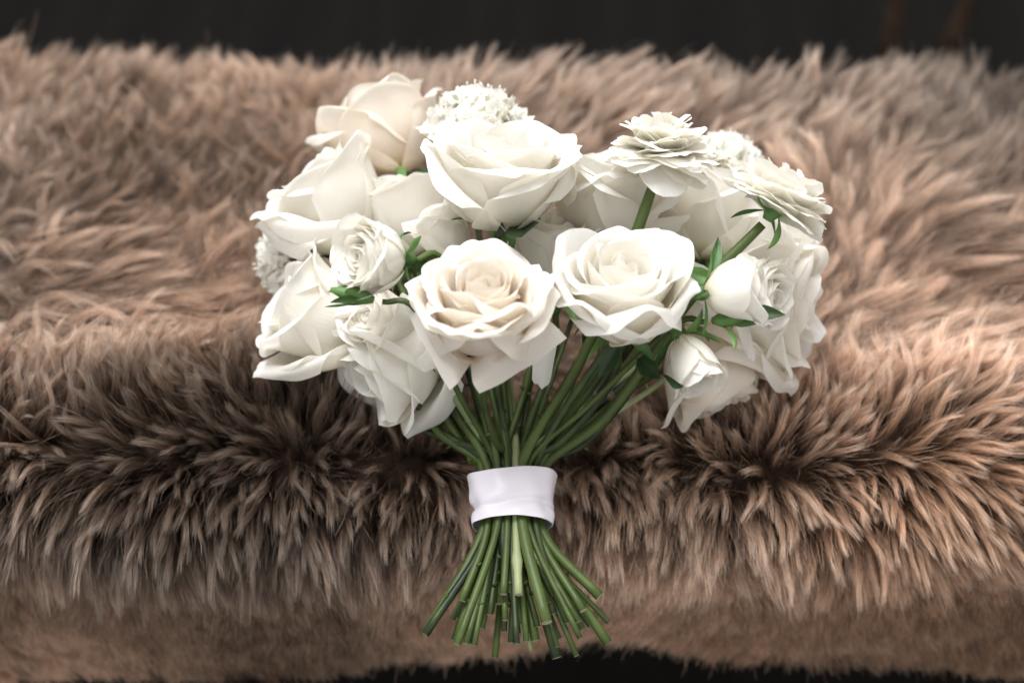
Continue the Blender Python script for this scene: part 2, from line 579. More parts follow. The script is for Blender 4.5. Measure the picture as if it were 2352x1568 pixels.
# ---------------------------------------------------------------- petals
def petal_grid(L, W, alpha, r0, kfac, rolls, ruffle, seed, nu=17, nv=19, round_=0.28, point=0.05, cup=0.0, notch=0.0):
    r = np.random.default_rng(seed)
    u = np.linspace(-1, 1, nu)
    v = np.linspace(0, 1, nv)
    V, U = np.meshgrid(v, u, indexing='ij')
    wid = np.where(V < 0.62, 1 - 0.72 * (1 - V / 0.62) ** 2, 1.0)
    t = U * W * wid
    s = L * V * (1 - round_ * np.abs(U) ** 2.6 + point * np.exp(-(U / 0.16) ** 2) * V ** 6)
    if notch:
        s = s * (1 + notch * V ** 5 * np.sin(U * 9 + r.uniform(0, 6)) * 0.5 + notch * V ** 5 * np.sin(U * 17 + r.uniform(0, 6)) * 0.3)
    hgt = np.zeros_like(t)
    for (px, py, ang, rho, mx) in rolls:
        m = (math.sin(ang), math.cos(ang))         # direction pointing out of the petal
        d = (t - px * W) * m[0] + (s - py * L) * m[1]
        on = 0.5 * (d + np.sqrt(d * d + (0.9 * rho) ** 2))
        on = np.where(d < -2.5 * rho, 0, on)
        a = np.minimum(on / rho, mx)
        rest = np.maximum(on - mx * rho, 0)
        din = rho * np.sin(a) + rest * math.cos(mx)
        dh = rho * (1 - np.cos(a)) + rest * math.sin(mx)
        t = t + (din - on) * m[0]
        s = s + (din - on) * m[1]
        hgt = hgt + dh
    # soft waves
    ed = np.abs(U) ** 2 * 0.6 + V ** 2 * 0.7
    wave = (np.sin(U * r.uniform(3, 5) + V * r.uniform(1, 4) + r.uniform(0, 6)) * 0.55
            + np.sin(U * r.uniform(7, 10) - V * r.uniform(2, 6) + r.uniform(0, 6)) * 0.30
            + np.sin(U * r.uniform(14, 19) + r.uniform(0, 6)) * 0.16 * V ** 2)
    hgt = hgt + wave * ruffle * ed
    # meridian
    sm = max(s.max(), L) * 1.02
    ss = np.linspace(0, sm, 90)
    al = np.radians(np.interp(ss / L, alpha[0], alpha[1]))
    k = np.ones(9) / 9
    al = np.convolve(np.pad(al, 4, mode='edge'), k, 'valid')
    ds = ss[1] - ss[0]
    cr = r0 + np.concatenate(([0], np.cumsum(np.cos(al[:-1]) * ds)))
    cz = np.concatenate(([0], np.cumsum(np.sin(al[:-1]) * ds)))
    A = np.interp(s, ss, al); R = np.interp(s, ss, cr); Z = np.interp(s, ss, cz)
    R = np.where(s < 0, r0, R)
    # lateral wrap
    Rl = np.maximum(np.abs(R) * kfac, 0.0022)
    an = np.clip(t / Rl, -1.75, 1.75)
    ex = t - an * Rl
    X = Rl * np.sin(an) + ex * np.cos(an)
    Y = Rl * (1 - np.cos(an)) + np.abs(ex) * np.abs(np.sin(an))
    nr, nz = np.sin(A), -np.cos(A)                # outward normal in the r-z plane
    px = R + nr * hgt - Y * (1 - cup) - Y * cup * nr
    pz = Z + nz * hgt - Y * cup * nz
    return np.stack((px, X, pz), -1), V, U


def a_table(o, top=0.0):
    return ((0.0, 0.3, 0.62, 0.85, 1.15),
            (lerp(78, 8, o), lerp(84, 46, o), lerp(92, 76, o), lerp(100, 66 - top, o), lerp(112, 45 - top * 1.6, o)))


def rose_petals(root, H, n, omax, mat, seed, rollk=1.0, tight=0.8, ruffle=0.0011, tops=0.0, drop=()):
    r = np.random.default_rng(seed)
    az = r.uniform(0, 6.283)
    for i in range(n):
        q = (i + 0.5) / n
        o = omax * (q ** tight)
        az += 2.39996 + r.normal(0, 0.10)
        L = H * lerp(0.80, 1.12, o) * r.uniform(0.96, 1.05)
        r0 = lerp(0.0012, 0.0045, o)
        rmid = lerp(0.003, H * 0.62, o)
        W = min(H * 0.62, rmid * 1.45 + 0.0045) * r.uniform(0.93, 1.07)
        rolls = []
        if o > 0.26:
            k = smooth(0.26, 0.8, o) * rollk
            rho = H * lerp(0.035, 0.060, k) * r.uniform(0.75, 1.3)
            for sgn in (-1, 1):
                if r.random() < 0.88:
                    ang = sgn * math.radians(r.uniform(12, 40))
                    back = r.uniform(0.01, 0.11) * k
                    rolls.append((sgn * 0.10 * r.random(), 1.02 - back, ang, rho, r.uniform(1.0, 2.7) * (0.55 + 0.45 * k)))
            if r.random() < 0.15 * k:
                sgn = r.choice((-1, 1))
                rolls.append((sgn * r.uniform(0.62, 0.8), 0.6, sgn * math.radians(r.uniform(65, 85)), rho, r.uniform(1.4, 2.6)))
        P, V, U = petal_grid(L, W, a_table(min(o, 1.0), tops * q + r.uniform(-6, 10) * q), r0, lerp(1.0, 1.18, o), rolls,
                             ruffle * lerp(1.0, 1.15, o), r.integers(1 << 30), point=max(0.0, r.uniform(-0.04, 0.07)),
                             nu=31 if o > 0.3 else 17, nv=33 if o > 0.3 else 17, notch=0.012)
        me = mesh_grid('petal', P, mat, V, U)
        tilt = Matrix.Rotation(math.radians(r.normal(0, 2.5)), 4, 'Y') @ Matrix.Rotation(math.radians(r.normal(0, 2.5)), 4, 'X')
        link('petal', me, root, Matrix.Rotation(az, 4, 'Z') @ tilt)


def collar_petal(root, dirn, H, o, mat, seed, Wk=0.6, Lk=1.15, rolls=None, alpha=None, kf=1.4, r0=0.0045, ruffle=0.0012, name='petal', drop=0.0):
    """one more outer petal, growing out towards the image direction dirn = (right, up)"""
    d = Vector(nrm(RIGHT * dirn[0] + UP * dirn[1]))
    dl = root.matrix_basis.to_3x3().inverted() @ d
    az = math.atan2(dl.y, dl.x)
    r = np.random.default_rng(seed)
    if rolls is None:
        rho = H * 0.055
        rolls = [(0.05, 1.0 - r.uniform(0.03, 0.12), math.radians(r.uniform(22, 42)), rho, r.uniform(1.4, 2.8)),
                 (-0.05, 1.0 - r.uniform(0.03, 0.12), -math.radians(r.uniform(22, 42)), rho, r.uniform(1.4, 2.8))]
    if alpha is None:
        alpha = a_table(o)
    P, V, U = petal_grid(H * Lk, H * Wk, alpha, r0, kf, rolls, ruffle, seed, nu=33, nv=35, point=0.04, notch=0.010)
    return link(name, mesh_grid('petal', P, mat, V, U), root, Matrix.Rotation(az, 4, 'Z') @ Matrix.Translation((0, 0, -drop)))


# green pieces shared by many flowers -----------------------------------
def blade(L, W, bend, twist, fold, n=12, m=5, seed=0, bulge=0.45):
    """a leaf or sepal: base at origin, growing along +Z, flat side towards +X"""
    r = np.random.default_rng(seed)
    v = np.linspace(0, 1, n); u = np.linspace(-1, 1, m)
    V, U = np.meshgrid(v, u, indexing='ij')
    wd = W * np.clip((V / bulge), 0, 1) ** 0.6 * np.where(V > bulge, 1 - ((V - bulge) / (1 - bulge)) ** 1.7, 1) + W * 0.04
    a = bend * V
    z = L * np.where(abs(bend) > 1e-4, np.sin(a) / (bend + 1e-9), V)
    x = L * np.where(abs(bend) > 1e-4, (1 - np.cos(a)) / (bend + 1e-9), 0)
    tw = twist * V
    lx = np.abs(U) * wd * fold
    ly = U * wd
    X = x + (lx * np.cos(tw) - ly * np.sin(tw)) * np.cos(a)
    Z = z - (lx * np.cos(tw) - ly * np.sin(tw)) * np.sin(a)
    Y = lx * np.sin(tw) + ly * np.cos(tw) + 0.02 * L * np.sin(V * 5 + r.uniform(0, 6))
    return np.stack((X, Y, Z), -1), V, U


SEPALS = [mesh_grid('sepal', *(lambda t: (t[0], M_SEPAL, t[1], t[2]))(blade(0.024, 0.0032, b, tw, 0.5, seed=i)))
          for i, (b, tw) in enumerate(((1.9, 0.3), (2.5, -0.5), (1.2, 0.8), (2.2, 1.0)))]
SEPALS_S = [mesh_grid('sepal', *(lambda t: (t[0], M_SEPAL, t[1], t[2]))(blade(0.019, 0.0021, b, tw, 0.5, seed=i + 9)))
            for i, (b, tw) in enumerate(((0.9, 0.3), (-0.5, -0.6), (1.6, 0.9), (0.3, 1.2), (2.2, -0.4)))]


def lathe(prof, sides=14):
    prof = np.asarray(prof, float)
    a = np.linspace(0, 2 * math.pi, sides, endpoint=False)
    return np.stack((prof[:, 0:1] * np.cos(a), prof[:, 0:1] * np.sin(a), np.repeat(prof[:, 1:2], sides, 1)), -1)


def calyx(root, r, h, reflex=True, nsep=5, seed=0, seps=None, up=0.0):
    rr = np.random.default_rng(seed + 77)
    prof = [(0.0022, -h * 1.5), (0.0032, -h * 1.2), (r * 0.85, -h * 0.8), (r, -h * 0.35), (r * 0.9, 0.0), (r * 0.5, h * 0.2)]
    me = mesh_grid('calyx', lathe(prof), M_SEPAL, closed=True, cap=True)
    link('calyx', me, root)
    for k in range(nsep):
        m = (seps or SEPALS)[int(rr.integers(len(seps or SEPALS)))]
        az = k * 2 * math.pi / nsep + rr.normal(0, 0.15)
        tl = math.radians(rr.uniform(55, 85) if not up else rr.uniform(up - 20, up + 25))
        link('sepal', m, root, Matrix.Rotation(az, 4, 'Z') @ Matrix.Translation((r * 0.7, 0, -h * 0.15)) @ Matrix.Rotation(tl, 4, 'Y')
             @ Matrix.Rotation(rr.normal(0, 0.3), 4, 'Z'))


# ---------------------------------------------------------------- ribbon position and the bundle of stems
RIB_C = spot(1176, 1149, 0.030)
BETA = math.radians(16)
BAX = np.array((0.0, math.cos(BETA), math.sin(BETA)))
BUP = np.array((0.0, -math.sin(BETA), math.cos(BETA)))
RA, RB = 0.0205, 0.0150        # inner half width and half height of the tied bundle
NS = 56
slots = []
for k in range(NS):
    rad = math.sqrt((k + 0.5) / NS) * 0.80
    th = k * 2.39996
    slots.append((RA * rad * math.cos(th), RB * rad * math.sin(th)))
free = list(range(NS))


def take_slot(x, h):
    best = min(free, key=lambda i: (slots[i][0] - x) ** 2 + (slots[i][1] - h) ** 2)
    free.remove(best)
    return slots[best]


def stem_path(base, axis, seed, neck=0.03, via=None):
    r = np.random.default_rng(seed + 500)
    sx, sh = take_slot(base[0] * 0.15, (base[2] - 0.095) * 0.28)
    q0 = RIB_C + RIGHT * sx + BUP * sh + BAX * 0.018
    q1 = RIB_C + RIGHT * sx * 0.97 + BUP * sh * 0.97 - BAX * 0.018
    ex = sx * r.uniform(2.1, 3.5) + r.normal(0, 0.006) + 0.004
    eh = sh * r.uniform(0.8, 2.0) - 0.004 + r.normal(0, 0.003)
    ln = r.uniform(0.050, 0.080) * (1 - 0.12 * (abs(sx) / RA) ** 2)
    q2 = RIB_C - BAX * ln + RIGHT * ex + BUP * eh
    nk = base - axis * neck
    mid = nk * 0.48 + q0 * 0.52 + np.array((r.normal(0, 0.003), r.normal(0, 0.003), -0.006 + r.normal(0, 0.003)))
    pts = [base - axis * 0.004, nk] + ([via] if via is not None else []) + [mid, q0, q1, q2]
    return catmull(pts, 7)


def add_stem(root, path, rad, mat=None, seed=0, node=True):
    r = np.random.default_rng(seed + 900)
    n = len(path)
    rd = rad * (1 + 0.05 * np.sin(np.linspace(0, 9, n) + r.uniform(0, 6)))
    rd[:4] *= np.linspace(0.85, 1.0, 4)
    if node:
        for _ in range(2):
            rd[int(r.choice((9, 11, 13, 15, n - 6, n - 5, n - 4)))] *= r.uniform(1.15, 1.4)
    M = root.matrix_basis if root.parent is None else None
    Pp = tube(path, rd, 10)
    me = mesh_grid('stem', inv_pts(M, Pp.reshape(-1, 3)).reshape(Pp.shape), mat or M_STEM, closed=True, cap=True)
    me.materials.append(M_CUT)
    me.polygons[len(me.polygons) - 1].material_index = 1
    o = link('stem', me, root)
    if node:
        for _ in range(3):
            k = int(r.choice((8, 10, 12, 14, 16, n - 5, n - 4, n - 3)))
            tn = nrm(path[k] - path[k - 1])
            sd_ = nrm(np.cross(tn, r.normal(0, 1, 3)))
            up_ = nrm(sd_ - tn * 0.45)
            th = tube(np.array([path[k] + sd_ * rad * 0.7, path[k] + sd_ * rad * 0.9 + up_ * 0.0012, path[k] + sd_ * rad * 0.9 + up_ * 0.0032]), np.array([0.0013, 0.0007, 0.0001]), 6)
            link('thorn', mesh_grid('thorn', inv_pts(M, th.reshape(-1, 3)).reshape(th.shape), mat or M_STEM, closed=True, cap=True), o)
    return o


def flower(name, label, cat, group, base, axis, roll=0.0):
    root = bpy.data.objects.new(name, None)
    C.objects.link(root)
    root.empty_display_size = 0.01
    root.matrix_basis = frame(base, axis, roll)
    tag(root, label, cat, group)
    return root


def ax(a, b, c):
    return nrm(RIGHT * a + UP * b + TO * c)


# ---------------------------------------------------------------- leaves
def leaf(root, base, tip, L_over, W, sd, fold=0.45, mat=None, face=None, bend=0.5):
    base = np.asarray(base); tip = np.asarray(tip)
    L = np.linalg.norm(tip - base) * L_over
    P, V, U = blade(L, W, bend, 0.3, fold, n=16, m=9, seed=sd, bulge=0.5)
    z = nrm(tip - base)
    f = TO if face is None else np.asarray(face)
    x = nrm(f - z * np.dot(f, z)); y = np.cross(z, x)
    Pw = base + P[..., 0:1] * x + P[..., 1:2] * y + P[..., 2:3] * z
    Pl = inv_pts(root.matrix_basis, Pw.reshape(-1, 3)).reshape(Pw.shape)
    return link('leaf', mesh_grid('leaf', Pl, mat or M_LEAF, V, U), root)


# ---------------------------------------------------------------- roses
G_ROSE = 'large roses of the bouquet'
ROSES = [
    # px, py, z of bloom middle, axis (right, up, to camera), H, petals, openness, material, seed, tops, label
    (1155, 415, 0.150, (0.03, 0.90, 0.42), 0.054, 26, 1.04, 'w', 101, 14, 'big open white rose at the top centre, sitting above the dark green leaf'),
    (1108, 716, 0.140, (0.00, 0.79, 0.61), 0.0455, 34, 0.92, 'p', 102, 18, 'blush cream rose with a ruffled open centre, right above the stems'),
    (1430, 672, 0.136, (0.04, 0.76, 0.64), 0.0465, 20, 0.92, 'w', 103, 10, 'bright white rose with closed round centre, beside the blush cream rose'),
    (775, 478, 0.102, (-0.58, 0.78, 0.14), 0.057, 22, 0.86, 'w', 104, 6, 'white rose seen from the side above the small ruffled spray rose, facing up and outward'),
    (742, 735, 0.074, (-0.80, 0.42, 0.25), 0.057, 20, 0.82, 'w', 105, 10, 'white rose lying on its side with pointed petals, beside the pointed green bud'),
    (920, 812, 0.072, (-0.62, -0.50, 0.30), 0.057, 20, 0.84, 'w', 106, 8, 'lowest white rose on the fur beside the blush cream rose, petals hanging down'),
    (882, 318, 0.098, (-0.38, 0.88, -0.12), 0.054, 20, 0.92, 'p', 107, 8, 'blurred peach tinted rose at the back, beside the white pincushion flower'),
    (1395, 465, 0.118, (0.10, 0.93, 0.22), 0.054, 22, 0.86, 'w', 108, 8, 'cream white rose behind the bright white rose, crossed by a dark green stem'),
    (1635, 500, 0.096, (0.22, 0.93, 0.05), 0.054, 20, 0.88, 'w', 109, 8, 'soft blurred white rose behind the two frilly round flowers'),
    (1760, 695, 0.072, (0.86, -0.10, 0.30), 0.058, 20, 0.94, 'w', 110, 10, 'outermost white rose with wide drooping petals, behind the opened spray rose'),
    (1622, 838, 0.052, (0.34, -0.86, 0.16), 0.054, 18, 0.70, 'p', 111, 4, 'cream rose hanging lowest over the dark fur, behind the small pointed spray rose'),
    (945, 500, 0.096, (-0.10, 0.92, 0.15), 0.050, 20, 0.80, 'w', 112, 6, 'half hidden white rose between the side-on rose and the top centre rose'),
    (1280, 590, 0.100, (0.02, 0.85, 0.30), 0.046, 18, 0.74, 'w', 113, 6, 'half hidden cream rose in the gap between the three biggest roses'),
    (1025, 545, 0.112, (-0.40, 0.72, 0.25), 0.034, 16, 0.55, 'w', 114, 4, 'small half closed white rose with dark sepals under the top centre rose'),
    (1745, 590, 0.082, (0.50, 0.72, 0.10), 0.052, 20, 0.88, 'w', 115, 6, 'white rose behind the long bare stem of the outer frilly flower'),
    (893, 742, 0.092, (-0.55, 0.25, 0.50), 0.036, 18, 0.74, 'w', 116, 6, 'pale rose half covered by the blush cream rose, below the pointed green bud'),
]
DOWN = ((0.0, 0.25, 0.5, 0.75, 1.15), (0, 14, 6, -25, -45))
COLLAR = {   # seed: outer petals (direction in the picture, openness or droop, width)
    101: [((-0.9, -0.35), 1.0, 0.66), ((0.55, -0.85), 0.98, 0.72), ((0.95, 0.3), 0.92, 0.6)],
    102: [((0.95, -0.1), 1.0, 0.6), ((-0.95, 0.1), 1.0, 0.6), ((0.0, -1), 0.84, 0.76)],
    103: [((-0.95, -0.2), 1.0, 0.66), ((0.15, -1), 0.9, 0.74), ((0.85, -0.5), 0.98, 0.66), ((-0.5, -0.85), 0.98, 0.6), ((0.9, 0.4), 0.9, 0.6)],
    104: [((-0.9, -0.3), 0.95, 0.62), ((0.1, -0.9), 0.82, 0.72)],
    105: [((-0.3, -0.9), 0.98, 0.66), ((-0.6, -0.6), 0.9, 0.6)],
    106: [((-0.2, -0.95), 0.9, 0.72), ((-0.7, 0.4), 0.9, 0.6)],
    107: [((-0.9, 0.0), 1.05, 0.66), ((0.1, -0.8), 0.85, 0.6), ((0.85, 0.3), 1.0, 0.5)],
    108: [((-0.3, -0.9), 0.85, 0.66), ((0.8, -0.4), 1.0, 0.56)],
    109: [((0.2, -0.9), 0.9, 0.62), ((-0.8, -0.2), 1.0, 0.5)],
    110: [((0.4, -0.9), 1.1, 0.7), ((0.75, 0.5), 1.05, 0.6), ((-0.1, -0.9), 1.0, 0.6)],
    111: [((0.7, -0.1), 0.85, 0.66), ((-0.3, 0.0), 0.75, 0.66)],
}
for (px, py, z, a, H, n, om, mt, sd, tops, label) in ROSES:
    axis = ax(*a)
    mid = spot(px, py, z)
    base = mid - axis * H * 0.42
    mat = M_PEACH if mt == 'p' else M_ROSE
    root = flower('rose', label, 'rose', G_ROSE, base, axis)
    rose_petals(root, H, n, om, mat, sd, tops=tops, ruffle=0.0009 if sd != 102 else 0.0016)
    for i, (dr, o, wk) in enumerate(COLLAR.get(sd, ())):
        if o == 'd':
            collar_petal(root, dr, H, 1.0, mat, sd * 7 + i, wk, 1.12, alpha=DOWN, kf=2.6, drop=0.002, rolls=[(0.42, 0.6, math.radians(82), H * 0.09, 2.6), (-0.42, 0.6, -math.radians(82), H * 0.09, 2.4), (0.0, 0.93, 0.2, H * 0.05, 1.6)])
        else:
            collar_petal(root, dr, H, min(o, 1.0), mat, sd * 7 + i, wk, 1.07 * max(o, 1.0), drop=0.001 + 0.0006 * i)
    calyx(root, 0.0065, 0.008, seed=sd)
    path = stem_path(base - axis * 0.006, axis, sd)
    add_stem(root, path, rng.uniform(0.0014, 0.0025), seed=sd)
    rl = np.random.default_rng(sd)
    for q in range(0 if sd in (101, 102, 103, 113) else 2):
        b0 = path[int(rl.integers(6, 11))]
        leaf(root, b0, b0 + nrm(np.array((rl.normal(0, 0.6) + (0.5 if b0[0] > 0 else -0.5), -0.2 + rl.normal(0, 0.4), 0.25 + rl.normal(0, 0.4)))) * rl.uniform(0.022, 0.036), 1.0, rl.uniform(0.0028, 0.0055), sd + q, 0.35, bend=rl.uniform(0.2, 1.1))
    if sd == 101: TOP_ROSE = root
    if sd == 103: BRIGHT_ROSE = root
    if sd == 102: BLUSH = root
    if sd == 113: HIDDEN = root
    if sd == 108: MID_ROSE = root
    if sd == 110: OUTER_ROSE = root

def sheet_petal(root, A, B, Cc, D, bulge, mat, seed, jag=0.03, roll=0.0):
    """a petal bent sideways, spanned between four corners (px, py, z); v runs A->D and B->C"""
    r = np.random.default_rng(seed)
    A, B, Cc, D = (spot(*p) for p in (A, B, Cc, D))
    nu, nv = 19, 19
    U, V = np.meshgrid(np.linspace(0, 1, nu), np.linspace(0, 1, nv), indexing='xy')
    Vj = V + jag * V ** 4 * (np.sin(U * 7 + r.uniform(0, 6)) + 0.6 * np.sin(U * 15 + r.uniform(0, 6))) - 0.10 * V * (2 * U - 1) ** 4
    P = ((1 - U) * (1 - Vj))[..., None] * A + (U * (1 - Vj))[..., None] * B + (U * Vj)[..., None] * Cc + ((1 - U) * Vj)[..., None] * D
    n = nrm(np.cross(B - A, D - A))
    n = n if np.dot(n, TO) > 0 else -n
    size = np.linalg.norm(B - A)
    h = bulge * size * np.sin(np.pi * np.clip(U, 0, 1)) * (0.4 + 0.6 * np.sin(np.pi * np.clip(V, 0, 1)))
    h = h + size * 0.02 * np.sin(U * 6 + V * 4 + r.uniform(0, 6)) - roll * size * np.maximum(V - 0.75, 0) ** 2 * 16
    P = P + n * h[..., None]
    return link('petal', mesh_grid('petal', inv_pts(root.matrix_basis, P.reshape(-1, 3)).reshape(P.shape), mat, 0.3 + 0.7 * V, 2 * U - 1), root)


# the two outer petals of the blush rose fold down in a V
sheet_petal(BLUSH, (1082, 835, 0.122), (990, 690, 0.142), (932, 690, 0.134), (1040, 895, 0.124), 0.12, M_PEACH, 61, roll=0.12)
sheet_petal(BLUSH, (1078, 830, 0.124), (1240, 715, 0.144), (1300, 772, 0.134), (1092, 902, 0.124), 0.12, M_PEACH, 62, roll=0.12)
sheet_petal(HIDDEN, (1225, 760, 0.095), (1285, 755, 0.095), (1262, 890, 0.075), (1222, 885, 0.075), 0.15, M_ROSE, 63, roll=0.1)
sheet_petal(OUTER_ROSE, (1690, 745, 0.105), (1720, 745, 0.105), (1738, 835, 0.095), (1712, 815, 0.098), 0.20, M_ROSE, 64, roll=0.2)
sheet_petal(MID_ROSE, (1440, 545, 0.112), (1450, 508, 0.118), (1598, 492, 0.118), (1540, 545, 0.108), 0.15, M_ROSE, 65, roll=0.1)

# ---------------------------------------------------------------- spray roses and buds
SPRAY = [
    (862, 592, 0.152, (-0.72, 0.02, 0.62), 0.032, 30, 0.78, 'c', 201, 'small ruffled white spray rose with curled green sepals, in front of the side-lying rose'),
    (1688, 664, 0.140, (0.92, 0.08, 0.30), 0.031, 14, 0.74, 'w', 202, 'small opened spray rose showing its brown stamens, among green sepals'),
    (1588, 832, 0.108, (0.34, -0.84, 0.34), 0.031, 16, 0.52, 'w', 203, 'small pointed half closed spray rose hanging below the bright white rose'),
    (1745, 675, 0.118, (0.75, -0.20, 0.55), 0.026, 20, 0.80, 'c', 204, 'crumpled little white spray rose pressed behind the opened one'),
    (1590, 690, 0.100, (0.35, 0.60, 0.45), 0.028, 16, 0.80, 'w', 205, 'small wilted white spray rose squeezed against the bright white rose'),
]
for (px, py, z, a, H, n, om, mt, sd, label) in SPRAY:
    axis = ax(*a)
    base = spot(px, py, z) - axis * H * 0.45
    root = flower('spray_rose', label, 'spray rose', 'small spray roses of the bouquet', base, axis)
    rose_petals(root, H, n, om, M_COOL if mt == 'c' else M_ROSE, sd, rollk=0.45, ruffle=0.0015, tops=6)
    calyx(root, 0.0042, 0.006, seed=sd, seps=SEPALS_S, up=50)
    add_stem(root, stem_path(base - axis * 0.004, axis, sd, neck=0.022), 0.0018, seed=sd, node=False)


def bud(px, py, z, a, L, sd, label):
    axis = ax(*a)
    base = spot(px, py, z)
    root = flower('rose_bud', label, 'rose bud', 'green buds of the bouquet', base, axis)
    prof = [(0.0016, -0.003), (0.0030, 0.0), (0.0040, L * 0.2), (0.0038, L * 0.45), (0.0026, L * 0.75), (0.0010, L * 1.0)]
    link('bud_body', mesh_grid('bud_body', lathe(prof, 12), M_SEPAL, closed=True, cap=True), root)
    r = np.random.default_rng(sd)
    for k in range(4):
        link('sepal', SEPALS_S[k], root, Matrix.Rotation(k * 1.57 + 0.3, 4, 'Z') @ Matrix.Translation((0.0030, 0, 0.001)) @ Matrix.Rotation(math.radians(r.uniform(-4, 14)), 4, 'Y'))
    add_stem(root, stem_path(base - axis * 0.003, axis, sd, neck=0.02), 0.0015, seed=sd, node=False)


bud(845, 685, 0.140, (-0.93, 0.22, 0.15), 0.018, 301, 'slim pointed green bud poking out under the ruffled spray rose')
bud(1650, 735, 0.125, (0.80, 0.10, 0.45), 0.014, 302, 'small green bud with spread sepals below the opened spray rose')


# ---------------------------------------------------------------- frilly double flowers
def frilly(px, py, z, a, H, n, sd, label, opn=1.25, spread=1.0):
    axis = ax(*a)
    base = spot(px, py, z) - axis * H * 0.30
    root = flower('ranunculus', label, 'ranunculus', 'frilly double white flowers', base, axis)
    r = np.random.default_rng(sd)
    az = r.uniform(0, 6)
    for i in range(n):
        q = (i + 0.5) / n
        o = q ** 0.7
        az += 2.39996 + r.normal(0, 0.15)
        L = H * lerp(0.90, 1.05, o) * r.uniform(0.9, 1.08)
        W = H * lerp(0.36, 0.64, o) * r.uniform(0.9, 1.1)
        e = 92 - 118 * spread * o + r.normal(0, 4)
        al = ((0, 0.3, 0.6, 0.85, 1.15), (e + 12, e + 8, e + 2, e - 12, e - 34 + r.normal(0, 10)))
        P, V, U = petal_grid(L, W, al, lerp(0.001, 0.004, o), lerp(1.0, 1.7, o), [], 0.0013, r.integers(1 << 30), nu=17, nv=15,
                             round_=0.46, point=0.0, notch=0.014)
        link('petal', mesh_grid('petal', P, M_COOL, V, U), root, Matrix.Rotation(az, 4, 'Z') @ Matrix.Rotation(math.radians(r.normal(0, 8)), 4, 'Y') @ Matrix.Rotation(math.radians(r.normal(0, 8)), 4, 'X'))
    prof = [(0.0026, -0.006), (0.0032, -0.004), (0.0050, -0.001), (0.004, 0.003)]
    link('calyx', mesh_grid('calyx', lathe(prof), M_SEPAL, closed=True, cap=True), root)
    for k in range(4 if sd == 402 else 0):
        link('sepal', SEPALS_S[k], root, Matrix.Rotation(k * 1.6 + sd, 4, 'Z') @ Matrix.Translation((0.004, 0, -0.002)) @ Matrix.Rotation(math.radians(r.uniform(75, 120)), 4, 'Y'))
    return root, base, axis


fr_, b_, a_ = frilly(1525, 325, 0.168, (0.12, 0.90, 0.26), 0.0235, 74, 401, 'frilly round white flower on a dark stem, nearest the top centre rose', spread=1.0)
add_stem(fr_, stem_path(b_ - a_ * 0.005, nrm(b_ - spot(1452, 545, 0.130)), 401, neck=0.05), 0.0028, seed=401, node=False)
fr_, b_, a_ = frilly(1795, 452, 0.155, (0.50, 0.82, 0.06), 0.0245, 60, 402, 'frilly white flower with toothed rim on a long green stem, outermost at the upper side', spread=0.82)
add_stem(fr_, stem_path(b_ - a_ * 0.005, nrm(b_ - spot(1640, 625, 0.125)), 402, neck=0.055), 0.0027, seed=402, node=False)
fr_, b_, a_ = frilly(1800, 620, 0.068, (0.85, 0.45, 0.10), 0.026, 50, 403, 'frilly white flower tucked behind the outermost rose, only its ruffled rim showing', spread=0.85)
add_stem(fr_, stem_path(b_ - a_ * 0.005, a_, 403), 0.0026, seed=403, node=False)


# ---------------------------------------------------------------- pincushion flowers
def ruff(L, W, seed, al):
    P, V, U = petal_grid(L, W, al, 0.0006, 2.0, [], L * 0.22, seed, nu=9, nv=8, round_=0.30, point=0.0, notch=0.10)
    return mesh_grid('floret', P, M_COOL, 0.35 + 0.65 * V, U)


FLORETS = [ruff(0.0115, 0.0078, 700 + i, ((0, 0.4, 0.8, 1.2), (85, 70, 30, -20))) for i in range(7)]
RAYS = [ruff(0.0165, 0.0072, 720 + i, ((0, 0.4, 0.8, 1.2), (50, 20, 0, -20))) for i in range(6)]


